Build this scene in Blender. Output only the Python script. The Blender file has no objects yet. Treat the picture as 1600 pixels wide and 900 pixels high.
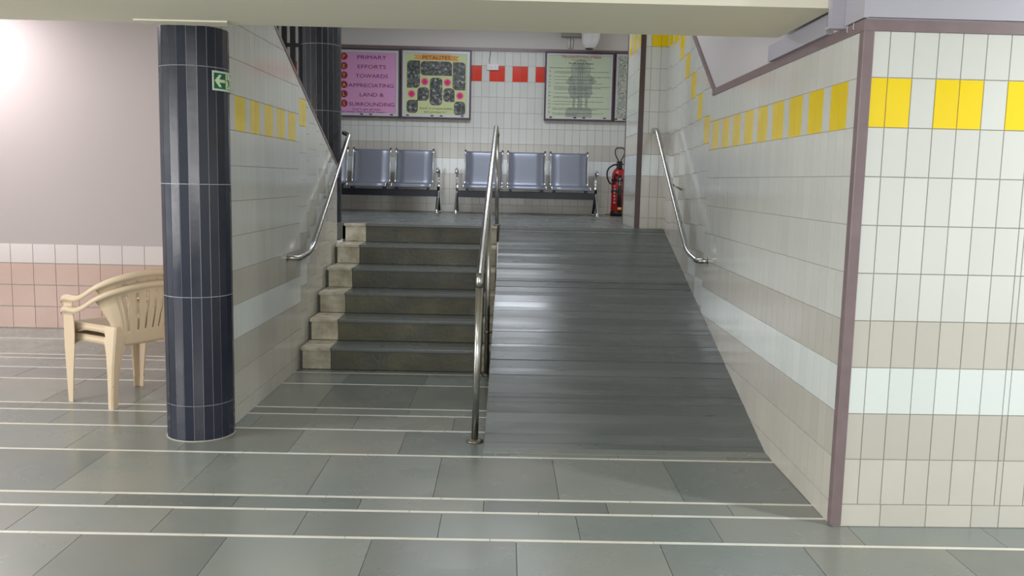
import bpy, bmesh, math, random
from mathutils import Vector, Matrix
random.seed(7)
S = bpy.context.scene
C = bpy.context.collection
PI = math.pi

# ------------------------------------------------------------ camera
def cam_axes(pitch, yaw, roll):
    cp, sp, cy, sy = math.cos(pitch), math.sin(pitch), math.cos(yaw), math.sin(yaw)
    f = Vector((sy*cp, cy*cp, -sp)); r = Vector((cy, -sy, 0)); u = r.cross(f)
    c, s = math.cos(roll), math.sin(roll)
    return f, r*c+u*s, u*c-r*s
CF, CR, CU = cam_axes(0.12152, 0.01075, 0.02188)
cd = bpy.data.cameras.new('camera'); cam = bpy.data.objects.new('camera', cd); C.objects.link(cam)
cd.sensor_width = 36; cd.lens = 1385.25/1600*36; cd.clip_start = 0.05
m = Matrix((CR, CU, -CF)).transposed().to_4x4(); m.translation = Vector((0, 0, 1.4557))
cam.matrix_world = m
S.camera = cam

# ------------------------------------------------------------ world, lights, exposure
S.view_settings.view_transform = 'Standard'; S.view_settings.look = 'None'
S.view_settings.gamma = 1; S.view_settings.use_curve_mapping = False
S.view_settings.exposure = 0.33
w = bpy.data.worlds.new('world'); S.world = w; w.use_nodes = True
w.node_tree.nodes['Background'].inputs[0].default_value = (0.92, 0.96, 1.0, 1)
w.node_tree.nodes['Background'].inputs[1].default_value = 0.92
def area(name, loc, sx, sy, power, col, rot=(0, 0, 0)):
    l = bpy.data.lights.new(name, 'AREA'); l.shape = 'RECTANGLE'; l.size = sx; l.size_y = sy
    l.energy = power; l.color = col
    o = bpy.data.objects.new(name, l); C.objects.link(o); o.location = loc; o.rotation_euler = rot
    return o
area('corridor_lamp_right', (3.6, 2.25, 2.75), 0.3, 0.12, 76, (0.96, 1.0, 0.99))
area('corridor_lamp_front', (-0.6, 0.9, 2.8), 3.0, 1.2, 22, (0.97, 1.0, 0.97))
area('added_fill_front', (-0.5, -2.6, 1.7), 3.2, 1.2, 68, (1.0, 0.98, 0.95), (math.radians(90), 0, 0))  # added fill from behind the camera, brightens beam soffit and front-facing surfaces; no real fitting
area('corridor_lamp_left', (-4.3, 3.0, 2.8), 1.2, 0.5, 60, (1.0, 0.97, 0.93))
area('added_fill_left', (-7.5, 2.2, 1.3), 2.6, 1.6, 150, (1.0, 0.98, 0.95), (math.radians(97), 0, math.radians(-80)))  # added sideways fill, out of view, lifts the right side wall and soffit
area('side_hall_lamp', (-4.95, 7.5, 2.95), 0.9, 0.2, 40, (1.0, 0.93, 0.97))
area('landing_lamp', (-0.25, 10.0, 3.55), 1.6, 0.5, 34, (0.86, 0.91, 1.0))
area('stair_hall_lamp', (-0.1, 7.2, 3.6), 1.8, 0.8, 17, (0.95, 0.98, 1.0))

# ------------------------------------------------------------ materials
def srgb(r, g, b):
    f = lambda c: (c/255/12.92) if c/255 <= 0.04045 else ((c/255+0.055)/1.055)**2.4
    return (f(r), f(g), f(b))
MATS = {}
def mat(name, col, rough=0.5, metal=0.0, tint=False, mottle=0.0, mscale=6.0, mcol=None, bump=0.0, bscale=40.0,
        rvar=0.0, coat=0.0, spec=0.5, stretch=None, aniso=0):
    m = bpy.data.materials.new(name); m.use_nodes = True
    nt = m.node_tree; N = nt.nodes; L = nt.links; b = N['Principled BSDF']
    b.inputs['Base Color'].default_value = (*col, 1); b.inputs['Roughness'].default_value = rough
    b.inputs['Metallic'].default_value = metal; b.inputs['Specular IOR Level'].default_value = spec
    b.inputs['Coat Weight'].default_value = coat; b.inputs['Coat Roughness'].default_value = 0.08
    out = None
    tc = N.new('ShaderNodeTexCoord'); mp = N.new('ShaderNodeMapping'); L.new(tc.outputs['Object'], mp.inputs[0])
    if stretch: mp.inputs['Scale'].default_value = stretch
    rgb = N.new('ShaderNodeRGB'); rgb.outputs[0].default_value = (*col, 1); out = rgb.outputs[0]
    if mottle:
        n = N.new('ShaderNodeTexNoise'); n.inputs['Scale'].default_value = mscale; n.inputs['Detail'].default_value = 5
        n.inputs['Roughness'].default_value = 0.55
        L.new(mp.outputs[0], n.inputs['Vector'])
        r = N.new('ShaderNodeMapRange'); r.inputs[1].default_value = 0.28; r.inputs[2].default_value = 0.78
        L.new(n.outputs[0], r.inputs[0])
        mu = N.new('ShaderNodeMath'); mu.operation = 'MULTIPLY'; mu.inputs[1].default_value = mottle
        L.new(r.outputs[0], mu.inputs[0])
        mx = N.new('ShaderNodeMix'); mx.data_type = 'RGBA'
        L.new(mu.outputs[0], mx.inputs[0]); L.new(out, mx.inputs[6])
        mx.inputs[7].default_value = (*(mcol or tuple(c*0.5 for c in col)), 1); out = mx.outputs[2]
    if tint:
        a = N.new('ShaderNodeAttribute'); a.attribute_name = 'tint'
        mx = N.new('ShaderNodeMix'); mx.data_type = 'RGBA'; mx.blend_type = 'MULTIPLY'; mx.inputs[0].default_value = 1
        L.new(out, mx.inputs[6]); L.new(a.outputs['Color'], mx.inputs[7]); out = mx.outputs[2]
    L.new(out, b.inputs['Base Color'])
    if rvar:
        n2 = N.new('ShaderNodeTexNoise'); n2.inputs['Scale'].default_value = 3.0; n2.inputs['Detail'].default_value = 5
        L.new(mp.outputs[0], n2.inputs['Vector'])
        r2 = N.new('ShaderNodeMapRange'); r2.inputs[1].default_value = 0.3; r2.inputs[2].default_value = 0.7
        r2.inputs[3].default_value = max(0.03, rough-rvar); r2.inputs[4].default_value = rough+rvar
        L.new(n2.outputs[0], r2.inputs[0])
        if tint:      # alpha of the tint carries a per-piece polish offset
            a2 = N.new('ShaderNodeMath'); a2.operation = 'ADD'
            s2 = N.new('ShaderNodeMath'); s2.operation = 'SUBTRACT'; s2.inputs[1].default_value = 0.5
            L.new(a.outputs['Alpha'], s2.inputs[0]); L.new(r2.outputs[0], a2.inputs[0]); L.new(s2.outputs[0], a2.inputs[1])
            L.new(a2.outputs[0], b.inputs['Roughness'])
        else: L.new(r2.outputs[0], b.inputs['Roughness'])
    if bump:
        n3 = N.new('ShaderNodeTexNoise'); n3.inputs['Scale'].default_value = bscale; n3.inputs['Detail'].default_value = 6
        L.new(mp.outputs[0], n3.inputs['Vector'])
        bp = N.new('ShaderNodeBump'); bp.inputs['Strength'].default_value = bump; bp.inputs['Distance'].default_value = 0.01
        L.new(n3.outputs[0], bp.inputs['Height']); L.new(bp.outputs[0], b.inputs['Normal'])
    MATS[name] = m
    return m

mat('tile_white', srgb(216, 217, 211), 0.13, tint=True, mottle=0.12, mscale=2.5, mcol=srgb(196, 193, 184), bump=0.02, bscale=9)
mat('tile_bright', srgb(226, 231, 228), 0.13, tint=True)
mat('tile_beige', srgb(200, 196, 186), 0.15, tint=True, mottle=0.25, mscale=2.0, mcol=srgb(190, 184, 172), bump=0.02, bscale=9)
mat('tile_low', srgb(208, 204, 194), 0.15, tint=True, mottle=0.3, mscale=3.0, mcol=srgb(192, 184, 166), bump=0.02, bscale=9)
mat('tile_yellow', srgb(244, 212, 12), 0.13, tint=True)
mat('tile_red', srgb(226, 62, 44), 0.14, tint=True)
mat('tile_pink', srgb(200, 170, 157), 0.2, tint=True, mottle=0.2, mscale=3, mcol=srgb(192, 158, 144))
mat('tile_pale', srgb(214, 204, 200), 0.2, tint=True)
mat('grout', srgb(172, 168, 156), 0.9)
mat('grout_dark', srgb(98, 100, 94), 0.9)
mat('grout_pale', srgb(200, 200, 206), 0.8)
mat('tile_navy', srgb(36, 40, 54), 0.2, tint=True, mottle=0.25, mscale=12, mcol=srgb(50, 54, 66), bump=0.05, bscale=14, rvar=0.07)
mat('tile_black', srgb(34, 37, 44), 0.26, tint=True, mottle=0.2, mscale=8, mcol=srgb(46, 48, 52), rvar=0.06)
mat('kota', srgb(124, 132, 128), 0.25, tint=True, mottle=0.6, mscale=1.8, mcol=srgb(150, 146, 136), bump=0.012, bscale=10, rvar=0.06)
mat('kota_ramp', srgb(92, 98, 97), 0.27, tint=True, mottle=0.5, mscale=3.0, mcol=srgb(110, 112, 106), bump=0.01, bscale=20, rvar=0.04, stretch=(0.5, 2.5, 1))
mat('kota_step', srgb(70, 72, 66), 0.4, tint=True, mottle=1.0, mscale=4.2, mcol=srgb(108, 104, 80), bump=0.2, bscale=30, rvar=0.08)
mat('kota_tread', srgb(104, 110, 108), 0.3, tint=True, mottle=0.4, mscale=3, mcol=srgb(80, 84, 80), rvar=0.06)
mat('marble', srgb(226, 222, 208), 0.35, tint=True, mottle=1.0, mscale=9, mcol=srgb(140, 128, 100), bump=0.1, bscale=20, rvar=0.08)
mat('marble_strip', srgb(232, 230, 222), 0.3, tint=True, mottle=0.4, mscale=7, mcol=srgb(176, 168, 146))
mat('plaster_mauve', srgb(186, 176, 174), 0.6, mottle=0.25, mscale=0.9, mcol=srgb(172, 162, 162), bump=0.25, bscale=3)
mat('plaster_lilac', srgb(214, 209, 212), 0.7, mottle=0.3, mscale=1.2, mcol=srgb(204, 197, 198), bump=0.15, bscale=6)
mat('plaster_white', srgb(222, 216, 210), 0.6, mottle=0.2, mscale=1.2, mcol=srgb(206, 200, 196), bump=0.1, bscale=6)
mat('plaster_cream', srgb(240, 234, 216), 0.7, mottle=0.3, mscale=1.0, mcol=srgb(232, 226, 204), bump=0.1, bscale=5)
mat('panel_white', srgb(180, 177, 188), 0.45)
mat('ceiling_paint', srgb(215, 214, 208), 0.8)
mat('brown_paint', srgb(136, 118, 120), 0.3, mottle=0.4, mscale=12, mcol=srgb(100, 84, 84))
mat('brown_dark', srgb(84, 66, 66), 0.4, mottle=0.3, mscale=12)
mat('steel', (0.50, 0.49, 0.46), 0.24, 1.0, rvar=0.05)
mat('chrome', (0.75, 0.76, 0.78), 0.1, 1.0)
mat('dull_metal', (0.3, 0.27, 0.24), 0.45, 1.0)
mat('navy_steel', srgb(26, 38, 56), 0.35)
mat('plastic_cream', srgb(208, 188, 160), 0.42, mottle=0.3, mscale=7, mcol=srgb(196, 174, 146))
mat('black_plastic', srgb(28, 28, 30), 0.4)
mat('black_rubber', srgb(20, 20, 22), 0.6)
mat('fire_red', srgb(176, 28, 32), 0.3)
mat('white_paint', srgb(232, 230, 226), 0.4)
mat('grey_box', srgb(168, 164, 156), 0.5)
mat('alu', srgb(206, 206, 214), 0.35, 0.1)
mat('sign_green', srgb(14, 104, 80), 0.4)
mat('sign_pale', srgb(222, 238, 190), 0.4)
mat('sign_rim', srgb(216, 230, 212), 0.4)
mat('poster_pink', srgb(214, 158, 208), 0.35, mottle=1.0, mscale=14, mcol=srgb(226, 158, 190))
mat('poster_green', srgb(204, 212, 158), 0.35, mottle=0.5, mscale=5, mcol=srgb(180, 204, 142))
mat('poster_sage', srgb(196, 206, 178), 0.35)
mat('ink_purple', srgb(90, 36, 96), 0.6)
mat('ink_violet', srgb(70, 40, 110), 0.6)
mat('ink_brown', srgb(110, 50, 40), 0.6)
mat('ink_red', srgb(186, 62, 50), 0.6)
mat('ink_dark', srgb(62, 66, 58), 0.6)
mat('ink_grey', srgb(168, 178, 160), 0.6, mottle=0.8, mscale=26, mcol=srgb(142, 150, 140))
mat('ink_grey_light', srgb(186, 196, 172), 0.6)
mat('ink_grey_dark', srgb(148, 156, 144), 0.6)
mat('maroon', srgb(146, 40, 52), 0.6)
mat('letter_yellow', srgb(240, 196, 90), 0.6)
mat('ribbon_orange', srgb(226, 160, 84), 0.6)
mat('flower_pink', srgb(226, 62, 128), 0.6)
mat('flower_core', srgb(196, 40, 96), 0.6)
mat('grille_black', srgb(30, 33, 42), 0.45)

def steel_sheet():      # perforated powder-coated sheet
    m = mat('perforated_sheet', srgb(142, 147, 160), 0.38, 0.5, mottle=0.35, mscale=9, mcol=srgb(126, 130, 142))
    return
    nt = m.node_tree; N = nt.nodes; L = nt.links; b = N['Principled BSDF']
    tc = N.new('ShaderNodeTexCoord'); v = N.new('ShaderNodeTexVoronoi'); v.inputs['Scale'].default_value = 110; v.inputs['Randomness'].default_value = 0
    L.new(tc.outputs['Object'], v.inputs['Vector'])
    r = N.new('ShaderNodeMapRange'); r.inputs[1].default_value = 0.22; r.inputs[2].default_value = 0.3
    L.new(v.outputs['Distance'], r.inputs[0])
    mx = N.new('ShaderNodeMix'); mx.data_type = 'RGBA'; mx.inputs[6].default_value = (*srgb(110, 112, 120), 1); mx.inputs[7].default_value = (*srgb(182, 190, 208), 1)
    L.new(r.outputs[0], mx.inputs[0]); L.new(mx.outputs[2], b.inputs['Base Color'])
steel_sheet()
def photo_mat():
    m = mat('photo_print', (0.2, 0.2, 0.2), 0.4)
    nt = m.node_tree; N = nt.nodes; L = nt.links; b = N['Principled BSDF']
    tc = N.new('ShaderNodeTexCoord'); v = N.new('ShaderNodeTexNoise'); v.inputs['Scale'].default_value = 26; v.inputs['Detail'].default_value = 6
    v.inputs['Roughness'].default_value = 0.75
    L.new(tc.outputs['Object'], v.inputs['Vector'])
    sp = N.new('ShaderNodeMapRange'); sp.inputs[1].default_value = 0.4; sp.inputs[2].default_value = 0.62; L.new(v.outputs[0], sp.inputs[0])
    cr = N.new('ShaderNodeValToRGB'); L.new(sp.outputs[0], cr.inputs[0])
    e = cr.color_ramp.elements
    e[0].position = 0; e[0].color = (*srgb(40, 46, 52), 1); e[1].position = 1; e[1].color = (*srgb(206, 210, 212), 1)
    for p, c in ((0.3, srgb(66, 78, 74)), (0.5, srgb(90, 100, 92)), (0.7, srgb(120, 96, 84)), (0.85, srgb(100, 122, 140))):
        x = e.new(p); x.color = (*c, 1)
    L.new(cr.outputs[0], b.inputs['Base Color'])
    m2 = mat('print_ornament', (0.2, 0.2, 0.2), 0.4)
    nt = m2.node_tree; N = nt.nodes; L = nt.links; b = N['Principled BSDF']
    tc = N.new('ShaderNodeTexCoord'); v = N.new('ShaderNodeTexVoronoi'); v.inputs['Scale'].default_value = 45; v.feature = 'DISTANCE_TO_EDGE'
    n = N.new('ShaderNodeTexNoise'); n.inputs['Scale'].default_value = 30
    L.new(tc.outputs['Object'], v.inputs['Vector'])
    cr = N.new('ShaderNodeValToRGB'); L.new(v.outputs['Distance'], cr.inputs[0])
    e = cr.color_ramp.elements; e[0].position = 0.05; e[0].color = (*srgb(196, 200, 184), 1); e[1].position = 0.3; e[1].color = (*srgb(84, 92, 88), 1)
    L.new(cr.outputs[0], b.inputs['Base Color'])
photo_mat()
M = MATS

# ------------------------------------------------------------ helpers
def link(name, me, mats, parent=None, smooth=False):
    o = bpy.data.objects.new(name, me); C.objects.link(o)
    for x in (mats if isinstance(mats, (list, tuple)) else [mats]): me.materials.append(M[x])
    if parent: o.parent = parent
    if smooth:
        for p in me.polygons: p.use_smooth = True
    return o
def ob(name, bm, mats, parent=None, smooth=False, normals=True):
    if normals: bmesh.ops.recalc_face_normals(bm, faces=bm.faces)
    me = bpy.data.meshes.new(name); bm.to_mesh(me); bm.free()
    return link(name, me, mats, parent, smooth)
def thing(name, label, cat, loc=(0, 0, 0), rz=0, group=None):
    o = bpy.data.objects.new(name, None); C.objects.link(o); o.location = loc; o.rotation_euler = (0, 0, rz)
    o.empty_display_size = 0.1
    return tag(o, label, cat, group)
def tag(o, label, cat, group=None):
    o['label'] = label; o['category'] = cat
    if group: o['group'] = group
    return o
def struct(o): o['kind'] = 'structure'; return o
def box(bm, x0, x1, y0, y1, z0, z1, mi=0, bev=0):
    vs = [bm.verts.new((x, y, z)) for x in (x0, x1) for y in (y0, y1) for z in (z0, z1)]
    fs = [(0, 1, 3, 2), (4, 6, 7, 5), (0, 4, 5, 1), (2, 3, 7, 6), (0, 2, 6, 4), (1, 5, 7, 3)]
    out = []
    for f in fs:
        fc = bm.faces.new([vs[i] for i in f]); fc.material_index = mi; out.append(fc)
    if bev:
        es = set(e for f in out for e in f.edges)
        bmesh.ops.bevel(bm, geom=list(es), offset=bev, segments=2, affect='EDGES', profile=0.7)
    return out
def prism(bm, pts, d, mi=0):       # pts: 3D polygon, extruded by vector d
    d = Vector(d)
    a = [bm.verts.new(p) for p in pts]; b = [bm.verts.new(Vector(p)+d) for p in pts]
    n = len(pts)
    fs = [bm.faces.new(a), bm.faces.new(b[::-1])]
    for i in range(n): fs.append(bm.faces.new((a[i], b[i], b[(i+1) % n], a[(i+1) % n])))
    for f in fs: f.material_index = mi
    return fs
def smooth_path(pts, n=8, closed=False):
    P = [Vector(p) for p in pts]; out = []
    for i in range(len(P)-1):
        p0 = P[max(i-1, 0)]; p1 = P[i]; p2 = P[i+1]; p3 = P[min(i+2, len(P)-1)]
        for k in range(n):
            t = k/n
            out.append(0.5*((2*p1)+(p2-p0)*t+(2*p0-5*p1+4*p2-p3)*t*t+(3*p1-p0-3*p2+p3)*t**3))
    out.append(P[-1]); return out
def fillet(pts, r, n=6):
    P = [Vector(p) for p in pts]; out = [P[0]]
    for i in range(1, len(P)-1):
        a = (P[i-1]-P[i]); b = (P[i+1]-P[i]); rr = min(r, a.length*0.45, b.length*0.45)
        A = P[i]+a.normalized()*rr; B = P[i]+b.normalized()*rr
        for k in range(n+1):
            t = k/n; out.append(A*(1-t)**2+P[i]*2*t*(1-t)+B*t*t)
    out.append(P[-1]); return out
def tube(bm, path, r, seg=14, cap=True, radii=None):
    P = [Vector(p) for p in path]; rings = []
    up = None
    for i, p in enumerate(P):
        t = (P[min(i+1, len(P)-1)]-P[max(i-1, 0)]).normalized()
        if up is None:
            up = Vector((0, 0, 1)) if abs(t.z) < 0.9 else Vector((0, 1, 0))
            up = (up-t*up.dot(t)).normalized()
        else:
            up = up-t*up.dot(t)
            up.normalize()
        s = t.cross(up); rr = radii[i] if radii else r
        rings.append([bm.verts.new(p+(up*math.cos(2*PI*k/seg)+s*math.sin(2*PI*k/seg))*rr) for k in range(seg)])
    for a, b in zip(rings, rings[1:]):
        for k in range(seg): bm.faces.new((a[k], a[(k+1) % seg], b[(k+1) % seg], b[k])).smooth = True
    if cap: bm.faces.new(rings[0][::-1]); bm.faces.new(rings[-1])
def lathe(bm, prof, cx=0, cy=0, seg=32, cz=0):
    rings = [[bm.verts.new((cx+r*math.cos(2*PI*k/seg), cy+r*math.sin(2*PI*k/seg), cz+z)) for k in range(seg)] for r, z in prof]
    for a, b in zip(rings, rings[1:]):
        for k in range(seg): bm.faces.new((a[k], a[(k+1) % seg], b[(k+1) % seg], b[k])).smooth = True
    bm.faces.new(rings[0][::-1]); bm.faces.new(rings[-1])
def clip(poly, a, b, c):        # keep a*u+b*v<=c
    out = []
    for i in range(len(poly)):
        p, q = poly[i], poly[(i+1) % len(poly)]
        dp, dq = a*p[0]+b*p[1]-c, a*q[0]+b*q[1]-c
        if dp <= 0: out.append(p)
        if dp*dq < 0: t = dp/(dp-dq); out.append((p[0]+(q[0]-p[0])*t, p[1]+(q[1]-p[1])*t))
    return out

# A sheet of tiles, every tile its own raised piece with a small random tilt and tone.
def cladding(name, O, U, V, tiles, keys, parent=None, gap=0.0022, h=0.004, tilt=0.0003, var=0.03, hin=0.004, clips=None, polish=0.0, huevar=0.0):
    O, U, V = Vector(O), Vector(U).normalized(), Vector(V).normalized(); Nn = U.cross(V)
    bm = bmesh.new(); lay = bm.loops.layers.float_color.new('tint')
    def P(u, v, d): return O+U*u+V*v+Nn*d
    for t in tiles:
        u0, v0, u1, v1, k = t[:5]; tn = t[5] if len(t) > 5 else 1.0
        g = gap/2
        poly = [(u0+g, v0+g), (u1-g, v0+g), (u1-g, v1-g), (u0+g, v1-g)]
        if clips:
            for c in clips(u0, v0, u1, v1):
                poly = clip(poly, *c)
                if len(poly) < 3: break
        if len(poly) < 3: continue
        cu = sum(p[0] for p in poly)/len(poly); cv = sum(p[1] for p in poly)/len(poly)
        ta, tb = random.uniform(-1, 1), random.uniform(-1, 1)
        sc = max(u1-u0, v1-v0, 0.05)
        top = []; low = []
        for (a, b) in poly:
            d = h+tilt*(ta*(a-cu)+tb*(b-cv))/sc*2
            top.append(bm.verts.new(P(a+max(-.0006, min(.0006, cu-a)), b+max(-.0006, min(.0006, cv-b)), d))); low.append(bm.verts.new(P(a, b, 0)))
        fs = [bm.faces.new(top)]
        n = len(poly)
        for i in range(n): fs.append(bm.faces.new((low[i], low[(i+1) % n], top[(i+1) % n], top[i])))
        b_ = tn*random.uniform(1-var, 1+var); hv = random.uniform(-huevar, huevar)
        col = (b_*(1+hv), b_, b_*(1-hv), 0.5+random.uniform(-polish, polish))
        for f in fs:
            f.material_index = keys.index(k)
            for l in f.loops: l[lay] = col
    return ob(name, bm, keys, parent, normals=False)

TK = ['tile_white', 'tile_bright', 'tile_beige', 'tile_low', 'tile_yellow', 'tile_red', 'tile_pink', 'tile_pale']
def rowkey(z, odd, band='tile_yellow'):
    if z < 0.45: return 'tile_low' if z < 0.25 else 'tile_beige'
    if z < 0.65: return 'tile_bright'
    if z < 0.85: return 'tile_beige'
    if 1.65 < z < 1.85 and odd: return band
    return 'tile_white'
ROWS = [(0.0, 0.1)]+[(0.1+0.2*i, 0.3+0.2*i) for i in range(0, 20)]

# ------------------------------------------------------------ large structure
ZL = 1.02                       # landing height
xr = lambda y: 1.447+0.0135*(y-3.7)
xl = lambda y: -1.555+0.012*(y-5.0)
yf = lambda x: 3.64+0.0217*x
XC = xr(3.67); YC = yf(XC)      # right corner

# floor bed and slabs
bm = bmesh.new(); box(bm, -9, 7, -6, 8.6, -0.2, -0.004)
floor = struct(ob('floor', bm, 'grout_dark'))
strips = [2.97, 3.455, 3.75, 3.915, 4.54, 5.0, 5.32, 5.48, 6.13, 6.49, 6.82, 6.96, 7.62]
T = []; sw = 0.024
joints = {3.455: (-1.09, .583), 3.75: (-2.0, .585), 3.915: (-1.73, .555), 4.54: (-2.04, .58), 5.0: (-2.29, .585),
          5.32: (-2.03, .585), 5.48: (-1.73, .58), 6.13: (-1.74, .58), 6.49: (-1.70, .58)}
tones = {3.455: [1.08, .80, 1.05, .92, 1.0, .84], 3.75: [1.02, .95, .93, 1.05, .9, .98], 3.915: [.70, .78, 1.04, .72, 1.0, 1.04], 4.54: [1.04, .96, .98, .86, 1.02, .84], 5.0: [1.02, .84, 1.05, .82, 1.0]}
edges = [-6]+[-6+0.6*i for i in range(1, 15)]+strips+[8.6]
edges = sorted(set(edges))
for i in range(len(edges)-1):
    a, b = edges[i], edges[i+1]
    sa = sw/2 if a in strips else 0; sb = sw/2 if b in strips else 0
    j0, st = joints.get(b, (random.uniform(-0.5, 0), 0.59)); tl = tones.get(b)
    k0 = int((-9-j0)/st)-1; x = j0+k0*st; k = k0
    while x < 7:
        tn = 1.0
        if tl: tn = tl[k % len(tl)]*1.0
        T.append((x, a+sa, x+st, b-sb, 'kota', tn*random.uniform(0.8, 1.1) if not tl else tn))
        x += st; k += 1
for s in strips:
    x = -9-random.random()
    while x < 7:
        d = random.uniform(0.5, 0.9); T.append((x, s-sw/2, x+d, s+sw/2, 'marble_strip')); x += d
fl = cladding('stone_slabs', (0, 0, -0.004), (1, 0, 0), (0, 1, 0), T, ['kota', 'marble_strip'], floor, gap=0.0016, tilt=0.0004, var=0.02, polish=0.03, huevar=0.03)
fl['label'] = 'grey-green stone slabs with thin white marble strips'

# left parapet wall
PL = lambda y: 2.425-0.43*(y-6.024)
bm = bmesh.new(); th = 0.22
prism(bm, [(xl(4.95), 4.95, 0), (xl(8.06), 8.06, 0), (xl(8.06), 8.06, PL(8.06)), (xl(4.95), 4.95, PL(4.95))], (-th, 0, 0))
wl = struct(ob('wall_left', bm, 'plaster_white'))
steps_l = [(6.67, .12), (6.88, .27), (6.98, .36), (7.23, .51), (7.33, .61), (7.57, .77), (7.67, .87), (7.9, .95), (8.0, 1.02)]
def off_l(y):
    o = 0
    for a, b in steps_l:
        if y >= a-0.001: o = b
    return o
T = []
cols = []
y = 4.95
k = 0
while y < 6.54: cols.append((y, y+0.1, k)); y += 0.1; k += 1
cols.append((6.55, 6.67, 16))
for a, b in zip([s[0] for s in steps_l], [s[0] for s in steps_l][1:]+[8.06]):
    n = max(1, round((b-a)/0.1)); 
    for q in range(n): cols.append((a+(b-a)*q/n, a+(b-a)*(q+1)/n, 100+q))
for (a, b, k) in cols:
    o = off_l(a)
    odd = k % 3 != 1 if k < 100 else a < 6.87
    if o > 0.001:
        T.append((a, 0, b, o, 'tile_low')) if o < 0.2 else [T.append((a, o-0.2*(q+1), b, o-0.2*q, 'tile_low')) for q in range(int(o/0.2)+1)]
    for z0, z1 in ROWS:
        T.append((a, z0+o, b, z1+o, rowkey(z0, odd)))
Ul = Vector((0.012, 1, 0)).normalized()
c = cladding('tile_cladding', (xl(0)+0.004, 0, 0), Ul, (0, 0, 1), T, TK, wl, clips=lambda *a: [(0.43, 1, 2.425+0.43*6.024-0.012)])
# grout skin behind the tiles and brown capping strip on the slope
bm = bmesh.new(); prism(bm, [(xl(4.95)+.0008, 4.95, 0), (xl(8.06)+.0008, 8.06, 0), (xl(8.06)+.0008, 8.06, PL(8.06)-.012), (xl(4.95)+.0008, 4.95, PL(4.95)-.012)], (0.0032, 0, 0))
ob('grout_bed', bm, 'grout', wl)
bm = bmesh.new(); prism(bm, [(xl(4.95)+.012, 4.95, PL(4.95)-.014), (xl(8.065)+.012, 8.065, PL(8.065)-.014), (xl(8.065)+.012, 8.065, PL(8.065)+.014), (xl(4.95)+.012, 4.95, PL(4.95)+.014)], (-th-.024, 0, 0))
struct(ob('trim_1', bm, 'brown_paint'))

# right block: side wall of the ramp and front wall share one solid
bm = bmesh.new()
f0 = (XC, YC); f1 = (7.0, yf(7.0)); f2 = (7.0, 8.5); f3 = (xr(8.5), 8.5)
prism(bm, [(*p, 0) for p in (f0, f1, f2, f3)], (0, 0, 3.8))
wr = struct(ob('wall_right', bm, 'plaster_lilac'))
bb = bmesh.new()
TRZ = 2.083
trim_line = lambda y: TRZ if y < 6.42 else TRZ+0.615*(y-6.42)
def off_r(y): return 0 if y < 6.509 else min(1.02, 0.05+0.19*int((y-6.508)/0.287))
T = []
cols = []; y = YC+0.008
# yellow pairs measured: from the corner 0.1 pitch with a narrow first tile
cols.append((YC, YC+0.035, 2)); y = YC+0.035; k = 0
n = int(round((6.509-y)/0.1)); st = (6.509-y)/n
for q in range(n): cols.append((y+q*st, y+(q+1)*st, q))
N0 = n
y = 6.509; g = 0
while y < 8.5:
    for q in range(3):
        a = y+q*0.287/3; b = y+(q+1)*0.287/3
        if a < 8.5: cols.append((a, min(b, 8.5), 200+q))
    y += 0.287
for (a, b, k) in cols:
    o = off_r(a)
    if k >= 200: odd = (k-200) != 2
    else: odd = (N0-1-k) % 3 != 0 if b-a > 0.05 else False
    if o:
        q = 0
        while o-0.2*q > 0: T.append((a, max(0, o-0.2*(q+1)), b, o-0.2*q, 'tile_low')); q += 1
    if k < 200 and k % 2: pass
    for z0, z1 in ROWS:
        T.append((a, z0+o, b, z1+o, rowkey(z0, odd)))
def rclip(u0, v0, u1, v1):
    if (u0+u1)/2 < 6.42: return [(0, 1, TRZ)]
    return [(-0.615, 1, TRZ-0.615*6.42)]
Ur = Vector((0.0135, 1, 0)).normalized()
# side wall faces -X: use U = -Y direction so that the normal points to the stairs
Tm = [(-t[2], t[1], -t[0], t[3], t[4]) for t in T]
def rclipm(u0, v0, u1, v1):
    c = rclip(-u1, v0, -u0, v1); return [(-c[0][0], c[0][1], c[0][2])]
cladding('tile_cladding', (xr(0)-0.004, 0, 0), -Ur, (0, 0, 1), Tm, TK, wr, clips=rclipm)
bm = bmesh.new()
def outl(x_of, top=0): return [(x_of(YC), YC, 0), (x_of(8.5), 8.5, 0), (x_of(8.5), 8.5, trim_line(8.5)), (x_of(6.42), 6.42, TRZ), (x_of(YC), YC, TRZ)]
prism(bm, outl(lambda y: xr(y)-0.0008), (-0.0032, 0, 0)); ob('grout_bed', bm, 'grout', wr)
# front wall tiles
T = []
def fcols():
    xs = [XC, 1.547]; x = 1.547
    while x < 2.14: x += 0.1; xs.append(x)
    return xs
xs = [XC+0.02]+[1.547+0.1*i for i in range(0, 7)]
def front_cols(z):
    c = [XC+0.0]+[1.547+0.1*i for i in range(0, 7)]
    if z < 1.69: c += [2.172+0.1*i for i in range(0, 48)]
    else: c += [2.247+0.1*i for i in range(0, 47)]
    return c
for z0, z1 in ROWS:
    if z0 == 0.0:
        c = [XC, 1.65, 1.85, 2.05, 2.172]+[2.172+0.2*i for i in range(1, 24)]
    else: c = front_cols(z0)
    for i, (a, b) in enumerate(zip(c, c[1:])):
        odd = i % 3 != 2
        T.append((a, z0, b, z1, rowkey(z0, odd)))
Uf = Vector((1, 0.0217, 0)).normalized()
cf = cladding('tile_cladding', (0, yf(0)-0.004, 0), Uf, (0, 0, 1), T, TK, wr, gap=0.0035, clips=lambda *a: [(0, 1, TRZ)])
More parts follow.
